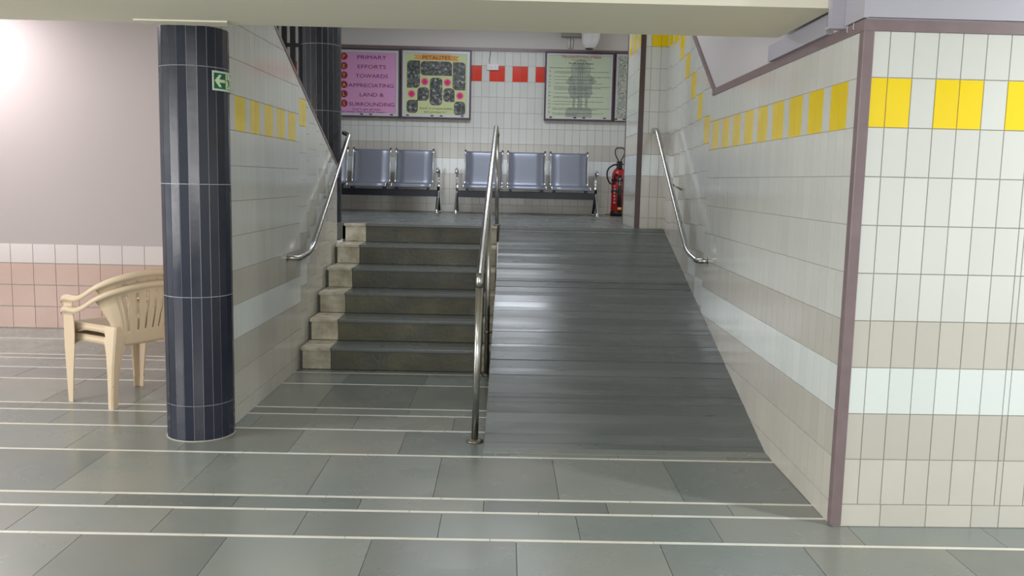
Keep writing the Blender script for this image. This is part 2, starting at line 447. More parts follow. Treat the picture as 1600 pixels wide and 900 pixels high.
bm = bmesh.new(); prism(bm, [(XC, YC-.0008, 0), (6.95, yf(6.95)-.0008, 0), (6.95, yf(6.95)-.0008, TRZ), (XC, YC-.0008, TRZ)], (0, -0.0032, 0)); ob('grout_bed', bm, 'grout', wr)

# brown trims: corner guard, horizontal band, V-shaped band
bm = bmesh.new(); g = 0.034
prism(bm, [(XC-.012, YC-.012, 0.004), (XC+g, YC-.012+.0007, 0.004), (XC+g, YC-.003, 0.004), (XC-.003, YC-.003, 0.004), (XC-.003, YC+g, 0.004), (XC-.012, YC+g, 0.004)], (0, 0, TRZ))
o = ob('trim_2', bm, 'brown_paint'); struct(o)
bv = o.modifiers.new('b', 'BEVEL'); bv.width = 0.004; bv.segments = 2
bm = bmesh.new()
prism(bm, [(XC-.014, YC-.014, TRZ), (6.9, yf(6.9)-.014, TRZ), (6.9, yf(6.9)-.014, TRZ+.045), (XC-.014, YC-.014, TRZ+.045)], (0, 0.016, 0))
def band(p, q, hgt=.045):
    (y0, z0), (y1, z1) = p, q
    prism(bm, [(xr(y0)-.014, y0, z0), (xr(y1)-.014, y1, z1), (xr(y1)-.014, y1, z1+hgt), (xr(y0)-.014, y0, z0+hgt)], (0.016, 0, 0))
band((YC-.014, TRZ), (6.45, TRZ))
prism(bm, [(xr(6.4)-.015, 6.385, TRZ-.004), (xr(8.5)-.015, 8.5, trim_line(8.5)-.004), (xr(8.5)-.015, 8.5, trim_line(8.5)+.05), (xr(6.4)-.015, 6.4, TRZ+.05)], (0.016, 0, 0))
struct(ob('trim_3', bm, 'brown_paint'))

# wall at the head of the ramp (pier) and the back wall of the landing
PX = 1.262; PY = 8.5
bm = bmesh.new(); box(bm, PX, 3.5, PY, 9.4, 0, 3.8)
wp = struct(ob('wall_pier', bm, 'plaster_white'))
T = []
for z0, z1 in ROWS:
    cs = [PX, 1.35, 1.44, 1.56] if z0 > 0.8 else [PX, 1.38, 1.46, 1.56]
    for i, (a, b) in enumerate(zip(cs, cs[1:])): T.append((a, z0+ZL, b, z1+ZL, rowkey(z0, i >= 1)))
cladding('tile_cladding', (0, PY-.004, 0), (1, 0, 0), (0, 0, 1), T, TK, wp)
bm = bmesh.new(); box(bm, PX, 1.56, PY-.0035, PY, 0, 3.8); ob('grout_bed', bm, 'grout', wp)
T = []
for i in range(9):
    a = PY+0.1*i
    for z0, z1 in ROWS: T.append((-a-0.1, z0+ZL, -a, z1+ZL, rowkey(z0, i % 3 != 2)))
cladding('tile_cladding', (PX-.004, 0, 0), (0, -1, 0), (0, 0, 1), T, TK, wp, tilt=0.0005)
bm = bmesh.new(); box(bm, PX-.0035, PX, PY, 9.4, 0, 3.8); ob('grout_bed', bm, 'grout', wp)
bm = bmesh.new(); box(bm, PX-.012, PX+.034, PY-.012, PY-.003, ZL, 3.8); box(bm, PX-.012, PX-.003, PY-.003, PY+.02, ZL, 3.8); struct(ob('trim_4', bm, 'brown_dark'))
bm = bmesh.new(); box(bm, PX-.012, PX+.02, 9.4, 9.42, ZL, 3.8); box(bm, PX-.012, PX-.003, 9.38, 9.4, ZL, 3.8); struct(ob('trim_5', bm, 'brown_dark'))

BY = 11.8
bm = bmesh.new(); box(bm, -5.5, 3.5, BY, BY+.2, 0, 4.2)
wb = struct(ob('wall_back', bm, 'plaster_white'))
T = []
for i in range(-44, 24):
    for z0, z1 in ROWS:
        if z0 == 0.0:
            if i % 2 == 0: T.append((0.1*i-0.027, ZL, 0.1*i+0.173, ZL+0.1, 'tile_low'))
        else: T.append((0.1*i-0.027, z0+ZL, 0.1*i+0.073, z1+ZL, rowkey(z0, (i+2) % 3 != 2, 'tile_red')))
cladding('tile_cladding', (0, BY-.004, 0), (1, 0, 0), (0, 0, 1), T, TK, wb, clips=lambda *a: [(0, 1, ZL+2.085)])
bm = bmesh.new(); box(bm, -4.4, 2.4, BY-.0035, BY, ZL, ZL+2.085); ob('grout_bed', bm, 'grout', wb)
bm = bmesh.new(); box(bm, -4.5, 2.5, BY-.02, BY, ZL+2.083, ZL+2.125); struct(ob('trim_6', bm, 'brown_paint'))

# left hall back wall
LY = 8.14
bm = bmesh.new(); box(bm, -9, -2.3, LY, LY+.15, 0, 3.8)
wh = struct(ob('wall_side_hall', bm, 'plaster_mauve'))
T = []
for i in range(0, 26):
    a = -2.3-0.2036*(i+1)+0.03
    for j, (z0, z1) in enumerate([(0, .2), (.2, .4), (.4, .6), (.6, .78)]):
        T.append((a, z0+.003, a+.2036, z1, 'tile_pink' if j < 3 else 'tile_pale'))
cladding('tile_cladding', (0, LY-.006, 0), (1, 0, 0), (0, 0, 1), T, TK, wh, gap=0.004)
bm = bmesh.new(); box(bm, -8, -2.3, LY-.0055, LY, 0, .782); ob('grout_bed', bm, 'grout', wh)

# landing floor
bm = bmesh.new(); box(bm, -5.5, 3.5, 8.33, BY, ZL-.15, ZL-.004)
lf = struct(ob('floor_landing', bm, 'grout_dark'))
T = []; y = 8.33
while y < BY:
    d = random.choice([0.1, 0.14, 0.2, 0.24]); x = -5.5-random.random()
    while x < 3.5:
        dx = 0.6; T.append((x, y, x+dx, min(y+d, BY), 'kota_tread', random.uniform(.85, 1.15))); x += dx
    y += d
    T.append((-5.5, y, 3.5, y+.012, 'marble_strip')); y += .012
cladding('stone_slabs', (0, 0, ZL-.004), (1, 0, 0), (0, 1, 0), T, ['kota_tread', 'marble_strip'], lf, tilt=0.0004, polish=.08)

# beam and ceilings
bm = bmesh.new(); box(bm, -9, 1.40, 3.91, 4.70, 2.215, 3.9)
bmv = struct(ob('ceiling_beam', bm, 'plaster_cream'))
bm = bmesh.new()
pts = [(a_+.06, b_) for a_, b_ in [(-1.94, 4.60), (-1.93, 4.712), (-1.86, 4.722), (-1.80, 4.716), (-1.70, 4.726), (-1.62, 4.722), (-1.55, 4.728), (-1.50, 4.716), (-1.47, 4.60)]]
prism(bm, [(a, b-.01, 2.208) for a, b in pts], (0, 0, .02)); ob('plaster_lip', bm, 'plaster_cream', bmv)
bm = bmesh.new(); box(bm, -9, 7, -6, 3.91, 2.95, 3.1); struct(ob('ceiling', bm, 'ceiling_paint'))
bm = bmesh.new(); box(bm, -9, 7, 3.9, 12, 3.8, 3.95); struct(ob('ceiling_stair_hall', bm, 'ceiling_paint'))

# boxed panels on the right wall above the band
def rbox(bm, y0, y1, z0, z1, d, t=0.001):
    prism(bm, [(xr(y0)-d, y0, z0), (xr(y1)-d, y1, z0), (xr(y1)-d, y1, z1), (xr(y0)-d, y0, z1)], (d-t, 0, 0))
bx = thing('cable_boxing', 'white painted boxing above the brown band on the right-hand tiled wall', 'boxing', (0, 0, 0))
bm = bmesh.new()
prism(bm, [(xr(4.05)-.032, 4.05, 2.129), (xr(4.98)-.032, 4.98, 2.129), (xr(4.98)-.032, 4.98, 2.214), (xr(4.05)-.032, 4.05, 2.214)], (.031, 0, 0)); ob('side_panel', bm, 'panel_white', bx)
bm = bmesh.new(); rbox(bm, YC-.02, 3.86, 2.132, 2.94, .02); ob('corner_panel', bm, 'panel_white', bx)
bm = bmesh.new(); box(bm, 1.372, xr(4)-.001, 3.862, 3.905, 2.135, 2.94); ob('upright_panel', bm, 'panel_white', bx)
bm = bmesh.new(); box(bm, 1.362, xr(4)-.001, 3.852, 3.907, 2.122, 2.134); ob('ledge', bm, 'panel_white', bx)
bm = bmesh.new(); prism(bm, [(XC-.02, YC-.022, 2.135), (6.9, yf(6.9)-.022, 2.135), (6.9, yf(6.9)-.022, 2.94), (XC-.02, YC-.022, 2.94)], (0, .021, 0)); ob('front_panel', bm, 'panel_white', bx)
for i, yy in enumerate((3.76, 3.83)):
    bm = bmesh.new(); tube(bm, [(xr(yy)-.017, yy, 2.13), (xr(yy)-.018, yy+.004, 2.112), (xr(yy)-.018, yy-.004, 2.102)], .0016, 6); ob('cable_clip', bm, 'white_paint', bx)

# ------------------------------------------------------------ staircase
RY = [6.60, 6.90, 7.22, 7.55, 7.93, 8.31]
MX = -1.285; SR = -0.062
st = thing('stone_staircase', 'six grey stone steps with worn cream marble ends, left of the ramp', 'stairs', (-0.8, 6.6, 0))
def add_tint(o, tn):
    me = o.data; ca = me.color_attributes.new('tint', 'FLOAT_COLOR', 'CORNER')
    for d in ca.data: d.color = (tn[0], tn[1], tn[2], 0.5)
for k in range(6):
    y0 = RY[k]; y1 = RY[k+1] if k < 5 else 8.36; z = 0.17*(k+1)
    XL_ = xl(y0)+0.035
    bm = bmesh.new(); box(bm, xl(y0)+0.006, SR, y0+.02, y1+.02, 0.0, z-.026)
    s = ob('step', bm, 'grout_dark', st); s.location = (0.8, -6.6, 0)
    t = random.uniform(.9, 1.1)
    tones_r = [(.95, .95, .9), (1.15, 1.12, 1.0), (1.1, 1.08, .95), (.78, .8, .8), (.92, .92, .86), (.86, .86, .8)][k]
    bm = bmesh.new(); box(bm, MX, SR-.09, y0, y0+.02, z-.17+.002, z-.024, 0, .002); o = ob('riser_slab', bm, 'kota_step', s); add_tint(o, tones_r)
    bm = bmesh.new(); box(bm, MX, SR-.09, y0-.022, y1+.002, z-.024, z, 0, .004); o = ob('tread_slab', bm, 'kota_tread', s); add_tint(o, (t, t, t))
    v = random.uniform(.9, 1.05)
    bm = bmesh.new(); box(bm, XL_, MX-.003, y0+.001, y0+.02, z-.17+.003, z-.026, 0, .003); o = ob('marble_riser', bm, 'marble', s); add_tint(o, (v, v, v*.95))
    bm = bmesh.new(); box(bm, XL_-.008, MX-.003, y0-.022, y1, z-.024, z+.0005, 0, .005); o = ob('marble_tread', bm, 'marble', s); add_tint(o, (v*1.08, v*1.06, v*1.03))
    bm = bmesh.new(); box(bm, SR-.087, SR-.002, y0+.001, y0+.02, z-.17+.003, z-.026, 0, .003); o = ob('marble_riser', bm, 'marble', s); add_tint(o, (.85, .83, .76))
    bm = bmesh.new(); box(bm, SR-.087, SR, y0-.022, y1, z-.024, z+.0005, 0, .005); o = ob('marble_tread', bm, 'marble', s); add_tint(o, (.95, .93, .88))

# ------------------------------------------------------------ ramp
RY0, RY1 = 4.68, 8.332; RK = ZL/(RY1-RY0)
rl = lambda y: -0.083+0.0125*(y-4.68)
rr_ = lambda y: xr(y)-0.006
rp = thing('access_ramp', 'wide grey stone ramp of narrow cross strips beside the steps', 'ramp', (0.7, 4.68, 0))
bm = bmesh.new()
a = [(rl(RY0), RY0, 0.0), (rl(RY1), RY1, 0.0), (rl(RY1), RY1, ZL-.004), (rl(RY0), RY0, 0.002)]
b = [(rr_(RY0), RY0, 0.0), (rr_(RY1), RY1, 0.0), (rr_(RY1), RY1, ZL-.004), (rr_(RY0), RY0, 0.002)]
va = [bm.verts.new(p) for p in a]; vb = [bm.verts.new(p) for p in b]
bm.faces.new(va); bm.faces.new(vb[::-1])
for i in range(4): bm.faces.new((va[i], vb[i], vb[(i+1) % 4], va[(i+1) % 4]))
o = ob('ramp_body', bm, 'kota_step', rp); o.location = (-0.7, -4.68, 0); add_tint(o, (.8, .8, .78))
Lr = math.hypot(RY1-RY0, ZL); sl = Vector((0.0125*0, (RY1-RY0)/Lr, ZL/Lr))
bm = bmesh.new(); lay = bm.loops.layers.float_color.new('tint')
s = 0.0; nrm = Vector((0, -ZL/Lr, (RY1-RY0)/Lr)); rnd = random.Random(21)
while s < Lr-0.005:
    d = min(rnd.choice([0.05, 0.06, 0.075, 0.09, 0.1, 0.12]), Lr-s)
    if Lr-s-d < 0.03: d = Lr-s
    y0 = RY0+(s+0.001)*sl.y; y1 = RY0+(s+d-0.001)*sl.y; z0 = (s+0.001)*sl.z; z1 = (s+d-0.001)*sl.z
    h0 = 0.004+rnd.uniform(-.0018, .0018); h1 = 0.004+rnd.uniform(-.0018, .0018)
    lo = [(rl(y0), y0, z0-.01), (rr_(y0), y0, z0-.01), (rr_(y1), y1, z1-.01), (rl(y1), y1, z1-.01)]
    hi = [Vector((rl(y0), y0, z0))+nrm*h0, Vector((rr_(y0), y0, z0))+nrm*h0, Vector((rr_(y1), y1, z1))+nrm*h1, Vector((rl(y1), y1, z1))+nrm*h1]
    vl = [bm.verts.new(p) for p in lo]; vh = [bm.verts.new(p) for p in hi]
    fs = [bm.faces.new(vh)]
    for i in range(4): fs.append(bm.faces.new((vl[i], vl[(i+1) % 4], vh[(i+1) % 4], vh[i])))
    t = rnd.uniform(.86, 1.12)
    for f in fs:
        for l in f.loops: l[lay] = (t, t, t*1.01, .5+rnd.uniform(-.08, .07))
    s += d
o = ob('stone_strips', bm, 'kota_ramp', rp); o.location = (-0.7, -4.68, 0)
bm = bmesh.new(); box(bm, -0.09, xr(4.6)-.006, 4.60, 4.69, -.004, .006, 0, .002)
o = ob('toe_slab', bm, 'kota', rp); o.location = (-0.7, -4.68, 0); add_tint(o, (.95, .95, .93))

# ------------------------------------------------------------ round tiled columns
def column(name, label, cx, cy, z0, z1, joints, r, mt, phase, grout='grout_pale'):
    t = thing(name, label, 'column', (cx, cy, z0), 0)
    bm = bmesh.new(); lathe(bm, [(r-.0022, 0), (r-.0022, z1-z0)], seg=88); ob('grout_core', bm, grout, t)
    bm = bmesh.new(); lay = bm.loops.layers.float_color.new('tint'); n = 22; w_ = 2*PI/n
    zz = [z0]+[j for j in joints if z0 < j < z1]+[z1]
    for i in range(n):
        a0 = phase+w_*i+0.009; a1 = phase+w_*(i+1)-0.009
        for za, zb in zip(zz, zz[1:]):
            e = random.uniform(-.0006, .0006); e2 = random.uniform(-.0006, .0006)
            q = []
            for (a_, z_) in ((a0, za+.0015), (a1, za+.0015), (a1, zb-.0015), (a0, zb-.0015)):
                rr = r+(e if a_ == a0 else e2)
                q.append((Vector((rr*math.sin(a_), -rr*math.cos(a_), z_-z0)), Vector(((r-.004)*math.sin(a_), -(r-.004)*math.cos(a_), z_-z0))))
            hi = [bm.verts.new(p[0]) for p in q]; lo = [bm.verts.new(p[1]) for p in q]
            fs = [bm.faces.new(hi)]+[bm.faces.new((lo[k], lo[(k+1) % 4], hi[(k+1) % 4], hi[k])) for k in range(4)]
            v = random.uniform(.88, 1.14)
            for f in fs:
                for l in f.loops: l[lay] = (v, v, v*1.02, .5+random.uniform(-.05, .05))
    ob('tiles', bm, mt, t)
    return t
CX, CY, CRAD = -1.682, 4.885, 0.181
cl = column('tiled_column', 'round navy-tiled column in front, carrying the green exit sign', CX, CY, 0, 2.214, [.197, .793, 1.396, 2.008], CRAD, 'tile_navy', math.radians(23.4))
bm = bmesh.new(); lathe(bm, [(.1855, 0.0), (.185, .004), (.181, .005)], seg=40); add_tint(ob('base_ring', bm, 'marble_strip', cl), (.6, .6, .58))
cb = column('tiled_column', 'round black-tiled column standing at the head of the steps by the benches', -1.735, 8.47, 0.85, 3.79, [1.45, 2.05, 2.65, 3.25], 0.187, 'tile_black', math.radians(15))

# exit sign bent round the column
sg = thing('exit_sign', 'green and pale exit sign with left arrow and running figure on the column', 'sign', (CX, CY, 1.94))
def bent(name, polys, rad, mt, parent, sub=0.004, thick=0.0015):
    bm = bmesh.new()
    for poly in polys:
        vs = [bm.verts.new((p[0], p[1], 0)) for p in poly]; bm.faces.new(vs)
    bmesh.ops.triangulate(bm, faces=bm.faces)
    for _ in range(40):
        x0 = min(v.co.x for v in bm.verts); x1 = max(v.co.x for v in bm.verts)
        break
    x = x0+0.012
    while x < x1:
        bmesh.ops.bisect_plane(bm, geom=list(bm.verts)+list(bm.edges)+list(bm.faces), plane_co=(x, 0, 0), plane_no=(1, 0, 0))
        x += 0.012
    r = bmesh.ops.extrude_face_region(bm, geom=list(bm.faces))
    for v in [g for g in r['geom'] if isinstance(g, bmesh.types.BMVert)]: v.co.z = -thick
    for v in bm.verts:
        ang = math.radians(47.5)+v.co.x/0.185; rr = rad+v.co.z
        v.co = Vector((rr*math.sin(ang), -rr*math.cos(ang), v.co.y))
    return ob(name, bm, mt, parent)
def R_(x0, y0, x1, y1): return [(x0, y0), (x1, y0), (x1, y1), (x0, y1)]
SW, SH = 0.30, 0.102
bent('rim', [R_(0, -SH/2, SW, SH/2)], .1865, 'sign_rim', sg)
bent('green_face', [R_(.010, -SH/2+.010, SW-.010, SH/2-.010)], .1872, 'sign_green', sg)
ar = [(.014, 0), (.042, .032), (.060, .032), (.044, .008), (.088, .008), (.088, -.008), (.044, -.008), (.060, -.032), (.042, -.032)]
bent('arrow', [ar[:3]+[ar[3], (.036, 0)], [(.036, 0), ar[3], ar[4], ar[5], ar[6]], [ar[0], (.036, 0), ar[6], ar[7], ar[8]]], .1878, 'sign_pale', sg)
bent('doorway_panel', [R_(.094, -.038, .20, .038)], .1878, 'sign_pale', sg)
man = [R_(.106, .020, .114, .031), [(.110, .018), (.122, .012), (.128, -.006), (.118, -.008)], [(.098, .008), (.112, .016), (.112, .011), (.099, .003)],
       [(.120, -.006), (.128, -.006), (.124, -.020), (.112, -.034), (.107, -.031), (.118, -.018)], [(.124, -.004), (.129, -.008), (.142, -.016), (.142, -.022), (.126, -.014)],
       [(.120, .012), (.136, .006), (.140, -.004), (.136, -.005), (.131, .002), (.119, .006)],
       R_(.150, -.038, .154, .038), R_(.150, .034, .20, .038)]
bent('running_figure', man, .1883, 'sign_green', sg)

# ------------------------------------------------------------ handrails
def flange(bm, p, axis, r=.032, t=.006):
    p = Vector(p); a = Vector(axis).normalized(); tube(bm, [p, p+a*t], r, 20)
hr = thing('handrail', 'freestanding steel handrail between the steps and the ramp', 'handrail', (-0.14, 4.81, 0))
def hp(bm_, name, mt, parent, org):
    o = ob(name, bm_, mt, parent); o.location = (-org[0], -org[1], -org[2]); return o
org = (-0.14, 4.81, 0)
bm = bmesh.new(); tube(bm, [(-.138, 4.81, .004), (-.127, 4.81, .875)], .0195, 20); hp(bm, 'post', 'steel', hr, org)
bm = bmesh.new(); tube(bm, fillet([(-.127, 4.81, .87), (-.126, 4.81, .925), (-.089, 8.38, 1.945), (-.078, 8.40, 1.86)], .07, 8), .021, 20); hp(bm, 'rail', 'steel', hr, org)
bm = bmesh.new(); tube(bm, [(-.108, 6.50, .008), (-.107, 6.50, 1.39)], .0185, 18); hp(bm, 'post', 'steel', hr, org)
bm = bmesh.new(); tube(bm, [(-.066, 8.395, ZL+.003), (-.078, 8.40, 1.87)], .0175, 18); hp(bm, 'post', 'steel', hr, org)
for p, r in (((-.138, 4.81, .001), .047), ((-.108, 6.5, .001), .04), ((-.066, 8.395, ZL+.001), .034)):
    bm = bmesh.new(); lathe(bm, [(r, 0), (r, .006), (r*.7, .012), (.021, .016)], p[0], p[1], 24, p[2]); hp(bm, 'base_flange', 'dull_metal', hr, org)
bm = bmesh.new(); tube(bm, [(-.108, 6.5, .33), (-.062, 6.5, .33)], .009, 10); tube(bm, [(-.108, 6.5, .318), (-.108, 6.5, .342)], .023, 16); hp(bm, 'wall_bracket', 'dull_metal', hr, org)

org = (xl(6.3), 6.29, .87)
hl = thing('handrail', 'steel handrail on the left tiled wall, ending at the black-tiled column', 'handrail', org)
bm = bmesh.new(); X = xl(6.3)
tube(bm, fillet([(X+.002, 6.28, .874), (X+.085, 6.31, .866), (X+.087, 6.70, .885), (-1.462, 8.40, 1.835), (-1.522, 8.44, 1.86)], .16, 9), .0205, 18); hp(bm, 'rail', 'steel', hl, org)
bm = bmesh.new(); flange(bm, (X+.004, 6.28, .874), (1, 0, 0), .03); hp(bm, 'wall_flange', 'steel', hl, org)
bm = bmesh.new(); tube(bm, [(xl(7.5)+.004, 7.5, 1.27), (-1.475, 7.5, 1.30)], .008, 10); hp(bm, 'wall_bracket', 'steel', hl, org)

X = xr(6.36); org = (X, 6.36, .9)
h2 = thing('handrail', 'steel handrail on the right tiled wall above the ramp', 'handrail', org)
bm = bmesh.new()
tube(bm, fillet([(X-.002, 6.36, .905), (X-.075, 6.40, .90), (X-.10, 6.64, .945), (xr(8.4)-.115, 8.30, 1.945), (xr(8.4)-.113, PY-.006, 1.95)], .12, 9), .0205, 18); hp(bm, 'rail', 'steel', h2, org)
bm = bmesh.new(); flange(bm, (X-.004, 6.36, .905), (-1, 0, 0), .028); hp(bm, 'wall_flange', 'steel', h2, org)
bm = bmesh.new(); tube(bm, [(xr(7.5)-.004, 7.5, 1.40), (xr(7.5)-.105, 7.5, 1.455)], .008, 10); hp(bm, 'wall_bracket', 'steel', h2, org)

# ------------------------------------------------------------ waiting benches
def bench(label, loc):
    t = thing('waiting_bench', label, 'bench', loc, 0, 'steel waiting benches on the landing')
    # local: x right, -y towards the viewer, z up; x=0 at the middle
    for i in (-1, 0, 1):
        cx = i*.548; hw = .232
        prof = [(-.245, .318), (-.238, .345), (-.21, .360), (-.10, .352), (0.02, .342), (.10, .345), (.145, .372), (.17, .43), (.20, .54), (.228, .66), (.246, .735), (.262, .775), (.285, .788)]
        prof = smooth_path([(0, a, b) for a, b in prof], 4)
        bm = bmesh.new(); rows = []
        for p in prof: rows.append([bm.verts.new((cx+x, p.y, p.z)) for x in (-hw, -hw*.5, 0, hw*.5, hw)])
        for a, b in zip(rows, rows[1:]):
            for k in range(4): bm.faces.new((a[k], a[k+1], b[k+1], b[k])).smooth = True
        o = ob('seat', bm, 'perforated_sheet', t); so = o.modifiers.new('s', 'SOLIDIFY'); so.thickness = .006
        for sx in (-1, 1):
            bm = bmesh.new(); tube(bm, [(cx+sx*(hw+.006), p.y+.002, p.z) for p in prof], .0095, 10); ob('side_tube', bm, 'chrome', o)
        for sx in (-1, 1):
            bm = bmesh.new(); box(bm, cx+sx*.2-.012, cx+sx*.2+.012, -.12, .08, .285, .345, 0, .003); ob('seat_bracket', bm, 'navy_steel', o)
            bm = bmesh.new(); lathe(bm, [(.012, 0), (.013, .012), (.008, .022)], cx+sx*(hw+.006), .287, 12, .785); ob('end_cap', bm, 'black_plastic', o)
    bm = bmesh.new(); box(bm, -.87, .87, -.035, .035, .205, .288, 0, .004); ob('support_beam', bm, 'navy_steel', t)
    for sx in (-1, 1):
        x = sx*.875
        bm = bmesh.new()
        tube(bm, smooth_path([(x, -.27, .018), (x, -.235, .06), (x, -.12, .17), (x, -.02, .26), (x, .045, .35), (x, .065, .45), (x, .03, .525), (x, -.05, .552), (x, -.16, .548), (x, -.225, .53), (x, -.24, .505)], 5), .017, 12)
        ob('end_frame', bm, 'chrome', t)
        bm = bmesh.new(); tube(bm, smooth_path([(x, .24, .018), (x, .20, .06), (x, .10, .15), (x, .01, .25), (x, -.03, .33)], 5), .0165, 12); ob('rear_leg', bm, 'navy_steel' if sx > 0 else 'chrome', t)
        for yy in (-.27, .24):
            bm = bmesh.new(); lathe(bm, [(.023, 0), (.024, .012), (.016, .022)], x, yy, 14); ob('foot', bm, 'chrome', t)
        bm = bmesh.new(); tube(bm, [(x, -.005, .25), (x-sx*.03, -.005, .25)], .03, 14); ob('beam_clamp', bm, 'chrome', t)
    return t
bench('silver three-seat metal bench on the landing, left, cut off by the black column', (-1.71, 11.26, ZL))
bench('silver three-seat metal bench on the landing, behind the centre handrail, near the fire extinguisher', (0.275, 11.26, ZL))

# ------------------------------------------------------------ stacked plastic chairs
def loft(bm, secs, closed=True):
    rings = [[bm.verts.new(p) for p in s] for s in secs]
    n = len(rings[0])
    for a, b in zip(rings, rings[1:]):
        for k in range(n): bm.faces.new((a[k], a[(k+1) % n], b[(k+1) % n], b[k]))
    bm.faces.new(rings[0][::-1]); bm.faces.new(rings[-1])
def lleg(pts):       # pts: (x,y,z, arm_x, arm_y) outer corner and arm lengths (signed, inward)
    secs = []
    for x, y, z, ax, ay in pts:
        t = .005; sx = 1 if ax > 0 else -1; sy = 1 if ay > 0 else -1; c_ = .010
        secs.append([(x+sx*c_, y, z), (x+ax, y, z), (x+ax, y+sy*t, z), (x+sx*c_, y+sy*t, z), (x+sx*t, y+sy*c_, z), (x+sx*t, y+ay, z), (x, y+ay, z), (x, y+sy*c_, z)])
    return secs
def chair_mesh(label, loc, rz):
    t = thing('plastic_armchair', label, 'chair', loc, rz, 'stacked cream plastic armchairs')
    rim_pts = [(-.264, .186, .590), (-.270, .172, .607), (-.276, .12, .612), (-.280, .04, .612), (-.280, -.04, .640), (-.268, -.12, .688), (-.235, -.20, .728), (-.17, -.262, .757), (-.09, -.297, .775), (0, -.308, .781)]
    full = rim_pts+[(-x, y, z) for x, y, z in rim_pts[:-1]][::-1]
    path = smooth_path(full, 6)
    bm = bmesh.new(); secs = []
    for i, p in enumerate(path):
        tg = (path[min(i+1, len(path)-1)]-path[max(i-1, 0)]); tg.z = 0
        if tg.length < 1e-5: tg = Vector((0, -1, 0))
        tg.normalize(); n = Vector((tg.y, -tg.x, 0))       # outward for a path running left->back->right
        if n.dot(Vector((p.x, p.y, 0))) < 0: n = -n
        s = .9 if i in (0, len(path)-1) else 1
        secs.append([p+n*a*s+Vector((0, 0, b)) for a, b in ((-.026, -.003), (-.022, .004), (0, .008), (.018, .005), (.026, -.004), (.028, -.030), (.0235, -.030), (.021, -.006), (0, .002), (-.024, -.008))])
    loft(bm, secs)
    o = ob('armrest_rim', bm, 'plastic_cream', t, smooth=True)
    # back panel with slots
    def rim_at(x):
        best = min(path, key=lambda q: abs(q.x-x)+(0 if q.y < -.05 else 9)); return best
    NS, NT = 72, 20; slots = [-.66, -.40, -.13, .13, .40, .66]
    grid = []
    for i in range(NS+1):
        s = -1+2*i/NS; col = []
        xt = .272*s; tp = rim_at(xt); tp = Vector((xt, tp.y, tp.z-.004))
        bt = Vector((.185*s, -.205-.028*(1-s*s), .385)); 
        for j in range(NT+1):
            u = j/NT; ue = u**1.15
            p = bt.lerp(tp, u); p.x = bt.x+(tp.x-bt.x)*u**1.6; p.y -= .012*math.sin(PI*u)
            col.append(p)
        grid.append(col)
    bm = bmesh.new(); V = {}
    def gv(i, j):
        if (i, j) not in V: V[i, j] = bm.verts.new(grid[i][j])
        return V[i, j]
    for i in range(NS):
        s = -1+2*(i+.5)/NS
        for j in range(NT):
            u = (j+.5)/NT
            hwid = .022+.018*u
            if any(abs(s-c) < hwid for c in slots) and .24 < u < .86: continue
            bm.faces.new((gv(i, j), gv(i+1, j), gv(i+1, j+1), gv(i, j+1)))
    o = ob('backrest', bm, 'plastic_cream', t, smooth=True); so = o.modifiers.new('s', 'SOLIDIFY'); so.thickness = .006
    # seat with slots and skirt
    bm = bmesh.new(); V = {}; NX, NY = 44, 22
    def sp(i, j):
        a = -1+2*i/NX; b = j/NY; hw = .195+.035*b
        y = -.205+.43*b-.03*(1-b)*(1-a*a)
        z = .432+.012*b-.018*math.sin(PI*min(1, b*1.1))*(1-a*a)
        if b > .9: z -= (b-.9)*.25
        return Vector((a*hw, y, z))
    def g2(i, j):
        if (i, j) not in V: V[i, j] = bm.verts.new(sp(i, j))
        return V[i, j]
    for i in range(NX):
        a = -1+2*(i+.5)/NX
        for j in range(NY):
            b = (j+.5)/NY
            if .12 < b < .5 and any(abs(a-c) < .026 for c in (-.55, -.33, -.11, .11, .33, .55)): continue
            bm.faces.new((g2(i, j), g2(i+1, j), g2(i+1, j+1), g2(i, j+1)))
    # skirt with arched underside
    rim = [(0, j) for j in range(NY, -1, -1)]
    for side in ('L', 'F', 'R'):
        if side == 'L': ids = [(0, j) for j in range(NY+1)]
        elif side == 'R': ids = [(NX, j) for j in range(NY+1)]
        else: ids = [(i, NY) for i in range(NX+1)]
        low = []
        for q, (i, j) in enumerate(ids):
            u = q/(len(ids)-1); dpt = .042+.085*abs(2*u-1)**5
            p = V[i, j].co.copy() if (i, j) in V else sp(i, j)
            if side == 'L': p.x -= .010
            elif side == 'R': p.x += .010
            else: p.y += .008
            p.z -= dpt; low.append(bm.verts.new(p))
        for q in range(len(ids)-1): bm.faces.new((g2(*ids[q]), low[q], low[q+1], g2(*ids[q+1])))
    o = ob('seat', bm, 'plastic_cream', t, smooth=True); so = o.modifiers.new('s', 'SOLIDIFY'); so.thickness = .005
    for sx in (-1, 1):
        bm = bmesh.new()
        loft(bm, lleg([(sx*.262, .200, 0, -sx*.036, -.052), (sx*.266, .205, .2, -sx*.044, -.080), (sx*.270, .208, .36, -sx*.056, -.108), (sx*.272, .206, .44, -sx*.050, -.108), (sx*.275, .200, .55, -sx*.036, -.092), (sx*.275, .196, .600, -sx*.034, -.098)]))
        ob('front_leg', bm, 'plastic_cream', t)
        bm = bmesh.new()
        loft(bm, lleg([(sx*.250, -.215, 0, -sx*.040, .034), (sx*.240, -.217, .2, -sx*.046, .050), (sx*.226, -.218, .33, -sx*.062, .075), (sx*.216, -.216, .40, -sx*.085, .10), (sx*.208, -.212, .436, -sx*.09, .11)]))
        o = ob('rear_leg', bm, 'plastic_cream', t)
        bm = bmesh.new(); box(bm, min(sx*.247, sx*.212), max(sx*.247, sx*.212), -.2135, -.20, .07, .076)
        ob('foot_rib', bm, 'plastic_cream', o)
    return t
